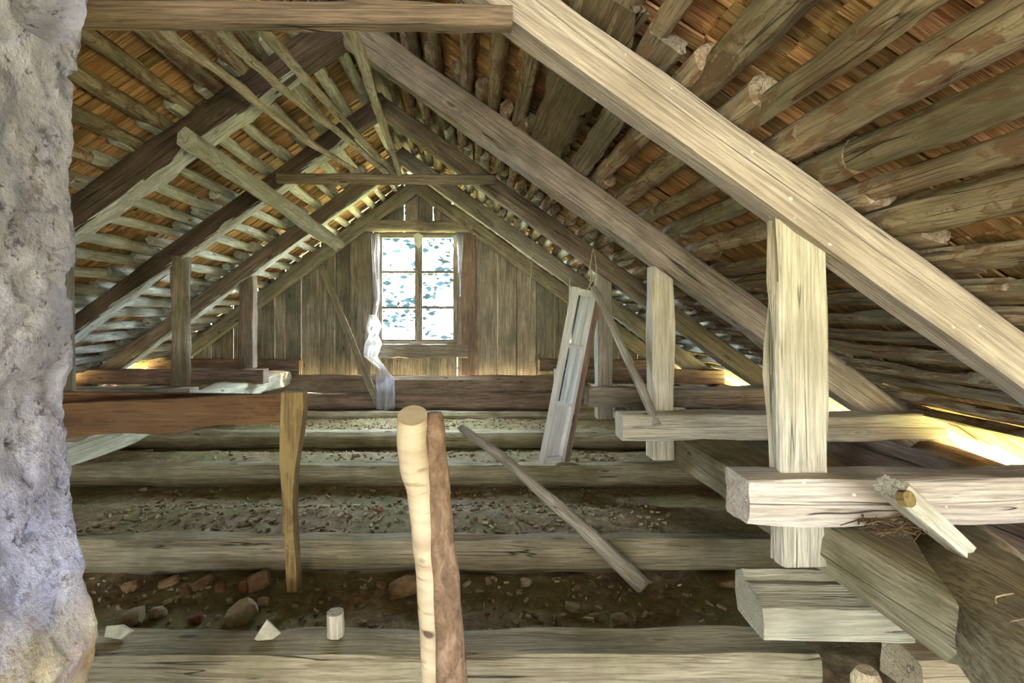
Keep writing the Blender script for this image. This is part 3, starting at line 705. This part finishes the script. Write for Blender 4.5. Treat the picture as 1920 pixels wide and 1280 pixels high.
# ------------------------------------------------------------------ chimney
def chimney():
    prof = [(1.2, 160), (0, 165), (60, 158), (130, 151), (200, 150), (300, 140), (420, 147), (560, 146), (640, 143), (680, 135), (760, 124), (800, 126), (870, 134), (930, 141), (1000, 148), (1030, 160), (1100, 172), (1150, 186), (1185, 190), (1215, 184), (1240, 180), (1300, 182), (1500, 184)]
    prof = prof[1:]
    XF = -.95; y1 = 1.225
    def edge(z):   # face plane x as a function of height
        v = VY - z * F / y1
        if v <= prof[0][0]: u = prof[0][1]
        elif v >= prof[-1][0]: u = prof[-1][1]
        else:
            for (a, b), (c, e) in zip(prof, prof[1:]):
                if a <= v <= c: u = b + (e - b) * (v - a) / (c - a); break
        return (u - VX) * y1 / F
    V, Fc = [], []; nz = 230; ny = 46; r = .02
    z0, z1 = -1.45, .95
    ring = []
    # outline in plan: from front-left round the right face to the back-left
    pl = [(-.75, .55)]
    for i in range(ny + 1):
        t = i / ny; pl.append((0, .55 + (y1 - .55) * t))
    pl = [(-.75, .55)] + [(-.75 + .75 * i / 8, .55) for i in range(1, 8)] + [(0 if 0 < i < ny else -.012, .55 + (y1 - .55) * (i / ny) ** .8) for i in range(ny + 1)] + [(-.03 - .72 * (i / 12) ** 1.3, y1 + .004 * (i % 2)) for i in range(1, 13)]
    N = len(pl)
    for k in range(nz + 1):
        z = z0 + (z1 - z0) * k / nz; xe = edge(z) + n3(z * 14, 3, 1) * .006 + n3(z * 45, 1, 5) * .004
        for j, (a, y) in enumerate(pl):
            x = xe + a
            if a > -.02:
                x += n3(y * 5, z * 5, 1) * .018 + n3(y * 16, z * 16, 2) * .008 + n3(y * 42, z * 42, 6) * .004
                pt = n3(y * 30, z * 24, 31)
                if pt > .38: x -= .02 * min(1, (pt - .38) * 8)
                h = n3(y * 9 + 4, z * 7, 9)
                if h > .42 and z < .1: x -= .014
                dd = math.hypot((y - 1.10) / .115, (z - .735) / .14)
                if dd < 1: x -= .09 * min(1, (1 - dd) * 4)
                if -.62 < z < -.47 or z < -.5: x -= .01 * max(0, n3(y * 20, z * 25, 2))
            yy = y
            if y > y1 - .01: yy += n3(z * 30, 2, 2) * .006
            V.append(P(x, yy, z))
    for k in range(nz):
        for j in range(N): a = k * N + j; b = k * N + (j + 1) % N; Fc.append((a, b, b + N, a + N))
    Fc.append(tuple(reversed(range(N)))); Fc.append(tuple(range(nz * N, (nz + 1) * N)))
    o = mk('chimney', V, Fc, M['plaster'], origin=P(-1.3, .9, -1.45), sharp=60)
    tag(o, 'rough whitewashed plastered chimney stack filling the left edge, crumbling at its foot', 'chimney')
chimney()

# ------------------------------------------------------------------ loose poles overhead
def sticks(name, pts, w_, mat, label, cat, group=None, taper=1.0, kind='round', **kw):
    o = sweep(name, pts, w_, w_, mat, None, kind, jit=kw.pop('jit', .004), fr=2.5, step=.08, taper=taper, n=10, **kw); return tag(o, label, cat, group)
g_ = 'thin poles laid on the collars'
sticks('thin_pole', [px(285, 20, 1.72), px(330, 78, 1.95), px(430, 148, 2.4), px(510, 215, 2.9), px(600, 280, 3.6), px(672, 322, 4.1)], .043, M['stick'], 'leftmost thin curved pole laid from the top collar beam to the collar pole', 'pole', g_, .95)
sticks('thin_pole', [px(372, 10, 1.70), px(445, 90, 2.05), px(560, 190, 2.75), px(650, 260, 3.5), px(725, 325, 4.12)], .043, M['stick'], 'second thin pole from the left above the collars', 'pole', g_, 1.15)
sticks('thin_pole', [px(455, 8, 1.70), px(530, 100, 2.05), px(620, 200, 2.8), px(690, 275, 3.6), px(745, 328, 4.14)], .043, M['stick'], 'third thin pole from the left above the collars', 'pole', g_, 1.05)
sticks('thin_pole', [px(640, 20, 1.73), px(668, 80, 1.95), px(700, 180, 2.6), px(728, 260, 3.4), px(750, 326, 4.0)], .046, M['stick'], 'steep flattened pole hanging just left of the ridge, rightmost of the thin ones', 'pole', g_, .75, kind='soft')
sticks('broken_pole', [px(352, 262, 2.70), px(440, 322, 3.1), px(540, 392, 3.6), px(634, 458, 4.2)], .115, M['polepale'], 'pale peeled pole with a splintered upper end slanting under the left rafters', 'pole', None, .92, ragged=.16, jit=.006)

# leaning pole on the second joist
sticks('leaning_pole', [px(1205, 1098, 2.47), px(1160, 1052, 2.56), px(1095, 990, 2.70), px(960, 872, 3.05), px(866, 803, 3.42)], .088, M['stick'], 'long bent grey pole lying across the second joist, foot in the dirt', 'pole', None, .62, jit=.005, dome=.012)
# stick against post two, board against the window wall
sticks('leaning_stick', [px(1232, 797, 2.83), px(1185, 690, 3.1), px(1113, 540, 3.75)], .052, M['stick'], 'grey stick leaning from the second tie beam up to the third rafter', 'stick', None, .9)
o = sweep('leaning_board', [px(708, 757, 6.46), px(602, 500, 6.70)], .085, .02, M['greywood'], None, 'board', up=(0, 1, 0), jit=.002); tag(o, 'narrow board leaning on the window wall left of the window', 'board')

# ------------------------------------------------------------------ white sash frame leaning by the third post
def sash():
    base = px(1030, 863, 4.12); top = px(1092, 541, 4.05)
    upv = (top - base); H = upv.length; upv.normalize()
    sd_ = Vector((.78, .60, 0)); sd_ = (sd_ - upv * sd_.dot(upv)).normalized(); nr = sd_.cross(upv).normalized()   # face normal towards camera-left
    W = .25; TH = .055
    root = empty('sash_frame', base, 'tall narrow white sash with two glazed lights, leaning upright on the third joist', 'window sash')
    def bar(name, s0, s1, h0, h1, mat, t0=0, t1=TH, par=None):
        c = [base + sd_ * s + upv * h + nr * (t1) for s, h in ((s0, h0), (s1, h0), (s1, h1), (s0, h1))]
        return prism(name, c, t1 - t0, mat, par or root, axis=upv if (h1 - h0) > (s1 - s0) else sd_, tdir=-nr, bevel=.002)
    bar('stile', -W / 2, -W / 2 + .03, 0, H, M['white']); bar('stile', W / 2 - .045, W / 2, 0, H, M['white'])
    bar('edge_board', W / 2 - .01, W / 2 + .055, 0, H, M['log'], -.03, TH + .004)['label'] = 'brown unpainted edge'
    for h in (0, .46, .93, H - .055): bar('rail', -W / 2 + .02, W / 2 - .03, h, h + (.03 if h in (.46, .93) else .05), M['white'])
    bar('panel', -W / 2 + .03, W / 2 - .045, .05, .46, M['white'], .015, .03)
    bar('glazing_bar', -.012, .012, .49, .93, M['white']); bar('glazing_bar', -.005, .019, .96, H - .055, M['white'])
    for a, b in ((.49, .93), (.96, H - .055)): bar('pane', -W / 2 + .03, W / 2 - .045, a, b, M['glass'], .026, .029)
    return top
st = sash()
def string(name, pts, r, label, cat='string', parent=None):
    o = sweep(name, pts, r * 2, r * 2, M['rope'], parent, 'round', n=6, jit=.0005, step=.03, up=(0, 1, 0)); return tag(o, label, cat) if label else o
rp_ = string('rope_loop', [px(1112, 466, 4.05), px(1106, 505, 4.03), px(1108, 528, 4.02), px(1100, 545, 4.03)], .005, 'pale rope looped over the third rafter holding the white sash', 'rope')
string('rope_strand', [px(1113, 466, 4.05), px(1118, 500, 4.03), px(1116, 530, 4.02), px(1108, 547, 4.04)], .005, None, None, rp_)
string('rope_strand', [px(1108, 505, 4.02), px(1112, 525, 4.01), px(1104, 535, 4.01), px(1112, 540, 4.01)], .005, None, None, rp_)
string('hanging_string', [px(1000, 450, 5.35), px(996, 490, 5.35), px(997, 505, 5.34), px(994, 530, 5.35), px(994, 572, 5.35)], .004, 'thin knotted string hanging from the fourth rafter right of the window')
string('hanging_string', [px(1068, 520, 4.2), px(1067, 580, 4.2), px(1070, 640, 4.18)], .003, 'thin string hanging down behind the white sash')

# ------------------------------------------------------------------ brown table frame
tb = empty('table_frame', px(545, 1090, 2.47), 'old brown painted table frame without a top, standing beside the chimney', 'table')
d = 2.42
prism('apron', [px(60, 765, d), px(60, 830, d), px(125, 822, d), px(180, 815, d), px(230, 812, d), px(300, 815, d), px(335, 812, d), px(370, 802, d), px(420, 796, d), px(530, 795, d), px(532, 738, d), px(430, 741, d), px(330, 747, d), px(200, 752, d), px(125, 756, d)], .032, M['brownpaint'], tb, bevel=.004)
prism('leg', [px(527, 735, d - .01), px(524, 800, d - .01), px(523, 870, d - .01), px(528, 940, d - .01), px(533, 1010, d - .01), px(536, 1085, d - .01), px(538, 1112, d - .01), px(556, 1112, d - .01), px(556, 1080, d - .01), px(551, 1010, d - .01), px(549, 940, d - .01), px(553, 875, d - .01), px(563, 815, d - .01), px(569, 760, d - .01), px(568, 735, d - .01)], .07, M['legpaint'], tb, axis=(0, 0, 1), bevel=.006)
d2 = 2.56
prism('apron', [px(90, 733, d2), px(90, 780, d2), px(545, 780, d2), px(545, 741, d2), px(400, 738, d2), px(130, 735, d2)], .03, M['brownpaint'], tb, bevel=.003)
prism('leg', [px(545, 739, d2), px(545, 780, d2), px(530, 790, d2), px(530, 1000, d2), px(548, 1000, d2), px(551, 790, d2), px(560, 739, d2)], .05, M['legpaint'], tb, axis=(0, 0, 1), bevel=.004)


# ------------------------------------------------------------------ birch fork in the foreground
bf = empty('birch_pole', P(-.05, 1.12, -1.4), 'forked birch pole standing upright in the foreground centre', 'pole')
d = 1.12
def stem(name, rows, mat, seed, dome, top):
    V, Fc = [], []; N = 22; R = []
    for (v0, l0, r0, e0), (v1, l1, r1, e1) in zip(rows, rows[1:]):
        n = max(2, int((v1 - v0) / 14))
        for i in range(n):
            t = i / n; t2 = t * t * (3 - 2 * t); R.append((v0 + (v1 - v0) * t, l0 + (l1 - l0) * t2, r0 + (r1 - r0) * t2, e0 + (e1 - e0) * t))
    R.append(rows[-1])
    for v, l, r_, e in R:
        c = px((l + r_) / 2, v, d + e); rad = (r_ - l) / 2 * d / F
        for j in range(N):
            an = 2 * math.pi * j / N; q = rad * (1 + .05 * n3(math.cos(an) * 1.5, math.sin(an) * 1.5 + seed, v * .02) + .025 * n3(math.cos(an) * 4, math.sin(an) * 4 + seed, v * .07))
            z = top * math.sin(an) * max(0, 1 - (v - rows[0][0]) / 30) * rad
            V.append(c + Vector((q * math.cos(an), q * math.sin(an), z)))
    for i in range(len(R) - 1):
        for j in range(N): a = i * N + j; b = i * N + (j + 1) % N; Fc.append((a, a + N, b + N, b))
    Fc.append(tuple(range(N))); m_ = (len(R) - 1) * N; Fc.append(tuple(reversed(range(m_, m_ + N))))
    if dome:
        Fc.remove(tuple(range(N))); c = sum(V[:N], Vector()) / N; b0 = len(V)
        for j in range(N): V.append(c + (V[j] - c) * .7 + Vector((0, 0, dome)))
        for j in range(N): Fc.append((j, (j + 1) % N, b0 + (j + 1) % N, b0 + j))
        Fc.append(tuple(range(b0, b0 + N)))
    return mk(name, V, Fc, mat, bf, axis=(0, 0, -1), sharp=45, origin=V[0])
stem('pale_stem', [(778, 746, 801, -.01), (830, 744, 800, -.012), (880, 750, 806, -.01), (925, 764, 812, -.006), (1000, 772, 825, .0), (1100, 781, 838, .008), (1200, 787, 845, .014), (1300, 790, 850, .018), (1700, 800, 870, .02)], M['birch'], 2, 0, .5)
stem('bark_stem', [(783, 797, 833, .006), (830, 796, 836, .004), (925, 799, 845, -.002), (1000, 802, 851, -.008), (1100, 811, 863, -.012), (1200, 816, 870, -.014), (1300, 817, 878, -.014), (1700, 822, 892, -.014)], M['bark'], 6, .012, 0)

# ------------------------------------------------------------------ small things on the near joist and at right
o = sweep('branch_stub', [px(630, 1190, 1.88), px(629, 1147, 1.88)], .062, .062, M['cream'], None, 'round', up=(0, 1, 0), n=18, jit=.002, step=.02); tag(o, 'short sawn branch stub standing on the nearest joist', 'wood stub')
def shard(u, v, pts, d, th, mat, label, cat, lean=.4):
    poly = [px(u + a, v + b, d) for a, b in pts]; base = px(u, v + 20, d)
    R = Matrix.Rotation(-lean, 3, 'X'); poly = [base + R @ (p - base) for p in poly]
    o = prism(cat.replace(' ', '_'), poly, th, mat, None, tdir=R @ Vector((0, 1, 0)), bevel=.003); return tag(o, label, cat)
shard(497, 1192, [(-6, -24), (24, -2), (0, 18), (-24, 8)], 1.87, .012, M['porcelain'], 'pale angular stone shard on the nearest joist left of the branch stub', 'stone shard', .5)
shard(214, 1188, [(-26, -10), (2, -12), (25, -2), (8, 12), (-24, 8)], 1.88, .02, M['porcelain'], 'flat crusty shard on the nearest joist against the chimney', 'mortar shard', .5)
# split block
sb = empty('split_log', px(1560, 1200, 1.87), 'short split half-log lying across the end of the nearest joist', 'log')
d = 1.80
out = [(.0, .0), (.19, .0), (.20, .10), (.17, .155), (.10, .15), (.06, .175), (.02, .12), (-.01, .06)]
def xs_block():
    A = px(1432, 1200, d); B = px(1716, 1205, d); V = []; Fc = []
    n = 22; sec = [(0, 0), (.09, -.004), (.17, .01), (.19, .08), (.185, .155), (.15, .178), (.12, .150), (.09, .152), (.05, .128), (.02, .118), (0, .112), (-.003, .055)]
    for i in range(n + 1):
        t = i / n; c = A.lerp(B, t)
        for j, (y, z) in enumerate(sec):
            q = c + Vector((0, y, z)); sk = 0
            if t > .82 and z > .06: z_ = min(z, .06 + (.12) * (1 - (t - .82) / .3)); q.z = c.z + z_
            if i == 0: q.x += sk - .02 * n3(y * 20, z * 20, 1) + (.0 if z > .03 else .03 * 0)
            q.y += n3(t * 5, j, 3) * .004; q.z += n3(t * 6, j, 8) * .005 * (0 if z < .02 else 1); V.append(q)
    N = len(sec)
    for i in range(n):
        for j in range(N): a_ = i * N + j; b_ = i * N + (j + 1) % N; Fc.append((a_, a_ + N, b_ + N, b_))
    Fc.append(tuple(range(N))); Fc.append(tuple(reversed(range(n * N, n * N + N))))
    return mk('log_body', V, Fc, M['cream'], sb, sharp=25)
xs_block()
sweep('splinter', [px(1425, 1106, 1.93), px(1480, 1109, 1.92), px(1535, 1116, 1.91)], .014, .01, M['fresh'], sb, 'board', jit=.002, taper=.4)
V, Fc = rock(px(1552, 1110, 1.95), .032, .022, .024, 4.4, .3); o = mk('wood_chunk', V, Fc, M['fresh'], None, origin=px(1552, 1110, 1.95), sharp=20); tag(o, 'small pale wood chunk on top of the split half-log', 'wood chip')
# leaning squared block on the first tie
lb = empty('squared_block', px(1780, 1020, 1.45), 'pale squared offcut with a round peg end, leaning on the first tie beam', 'offcut')
sweep('block', [px(1668, 912, 1.50), px(1800, 1026, 1.52)], 0.062, .085, M['cream'], lb, 'hewn', up=(-.35, -.9, .35), jit=.003, ragged=.02, taper=.7)
q = px(1691, 934, 1.445); sweep('peg', [q, q + Vector((.005, -.02, .006))], .045, .045, M['legpaint'], lb, 'round', n=16, jit=.0005, step=.01)
# twig nest
rr = random.Random(5); nest = None; V, Fc = [], []
root = px(1668, 990, 1.60)
for i in range(46):
    a0 = rr.uniform(0, 6.28); L = rr.uniform(.04, .13); R0 = rr.uniform(0, .06)
    c = root + Vector((rr.uniform(-.07, .09), rr.uniform(-.06, .05), rr.uniform(-.01, .025)))
    dr = Vector((math.cos(a0), math.sin(a0) * .6, rr.uniform(-.18, .2))); p0, p1 = c - dr * L / 2, c + dr * L / 2
    sdv = dr.cross(Vector((0, 0, 1))).normalized() * .0022; uv = Vector((0, 0, .0022))
    pts = [p0, (p0 + p1) / 2 + Vector((0, 0, rr.uniform(.0, .02))), p1]; b0 = len(V)
    for p in pts: V += [p + sdv, p + uv, p - sdv, p - uv]
    for s in range(2):
        for j in range(4): Fc.append((b0 + s * 4 + j, b0 + s * 4 + (j + 1) % 4, b0 + s * 4 + 4 + (j + 1) % 4, b0 + s * 4 + 4 + j))
o = mk('twig_nest', V, Fc, M['twig'], None, origin=root); tag(o, 'small loose nest of dry twigs on the plate beam below the squared offcut', 'nest', kind='stuff')
# rounded pole top at the lower right edge of the picture
sticks('pole_end', [px(1628, 1380, 1.45), px(1626, 1268, 1.45)], .075, M['fresh'], 'rounded pale pole end just showing at the bottom right edge', 'pole', dome=.02)
# nails/hooks on the heavy beam
for (u, v, lab) in ((1880, 1118, 'bent rusty nail on the heavy beam at far right, the upper one'), (1905, 1165, 'bent rusty nail on the heavy beam at far right, the lower one')):
    sticks('nail', [px(u - 12, v + 12, 1.17), px(u - 12, v, 1.17), px(u + 20, v - 6, 1.17)], .004, M['chip'], lab, 'nail', jit=.0003)
# things in the farther bays
def bark_curl():
    V, Fc = [], []; c = px(390, 856, 4.62)
    for i in range(13):
        t = i / 12; x = -.16 + .33 * t; r = .035 + .02 * math.sin(t * 3.1)
        for j in range(9):
            a = -.3 + j / 8 * 3.3; V.append(c + Vector((x, r * math.cos(a), r * math.sin(a) - .02 + .035 * t + n3(t * 4, j * .4, 2) * .01)))
    for i in range(12):
        for j in range(8): a = i * 9 + j; Fc.append((a, a + 1, a + 10, a + 9))
    o = mk('bark_curl', V, Fc, M['chip'], None, sharp=50); m = o.modifiers.new('t', 'SOLIDIFY'); m.thickness = .006
    tag(o, 'curled grey piece of bark lying in the dirt beyond the third joist', 'bark')
bark_curl()
for (u, v, s, y, lab) in ((668, 852, .04, 4.5, 'small pale rubble lump near the birch pole beyond the third joist'), (280, 846, .03, 4.75, 'small whitish lump left of the curled bark'), (268, 943, .035, 3.95, 'small tan chip at the foot of the third joist'), (712, 958, .025, 3.2, 'little reddish stone on the dirt left of the birch pole')):
    x = (u - VX) * y / F; z = dz(x, y) + s * .3; V, Fc = rock(P(x, y, z), s, s * .7, s * .5, u * .37, .4); o = mk('stone', V, Fc, M['stone'] if u != 712 else M['brick'], None, origin=P(x, y, z), sharp=22); tag(o, lab, 'stone')
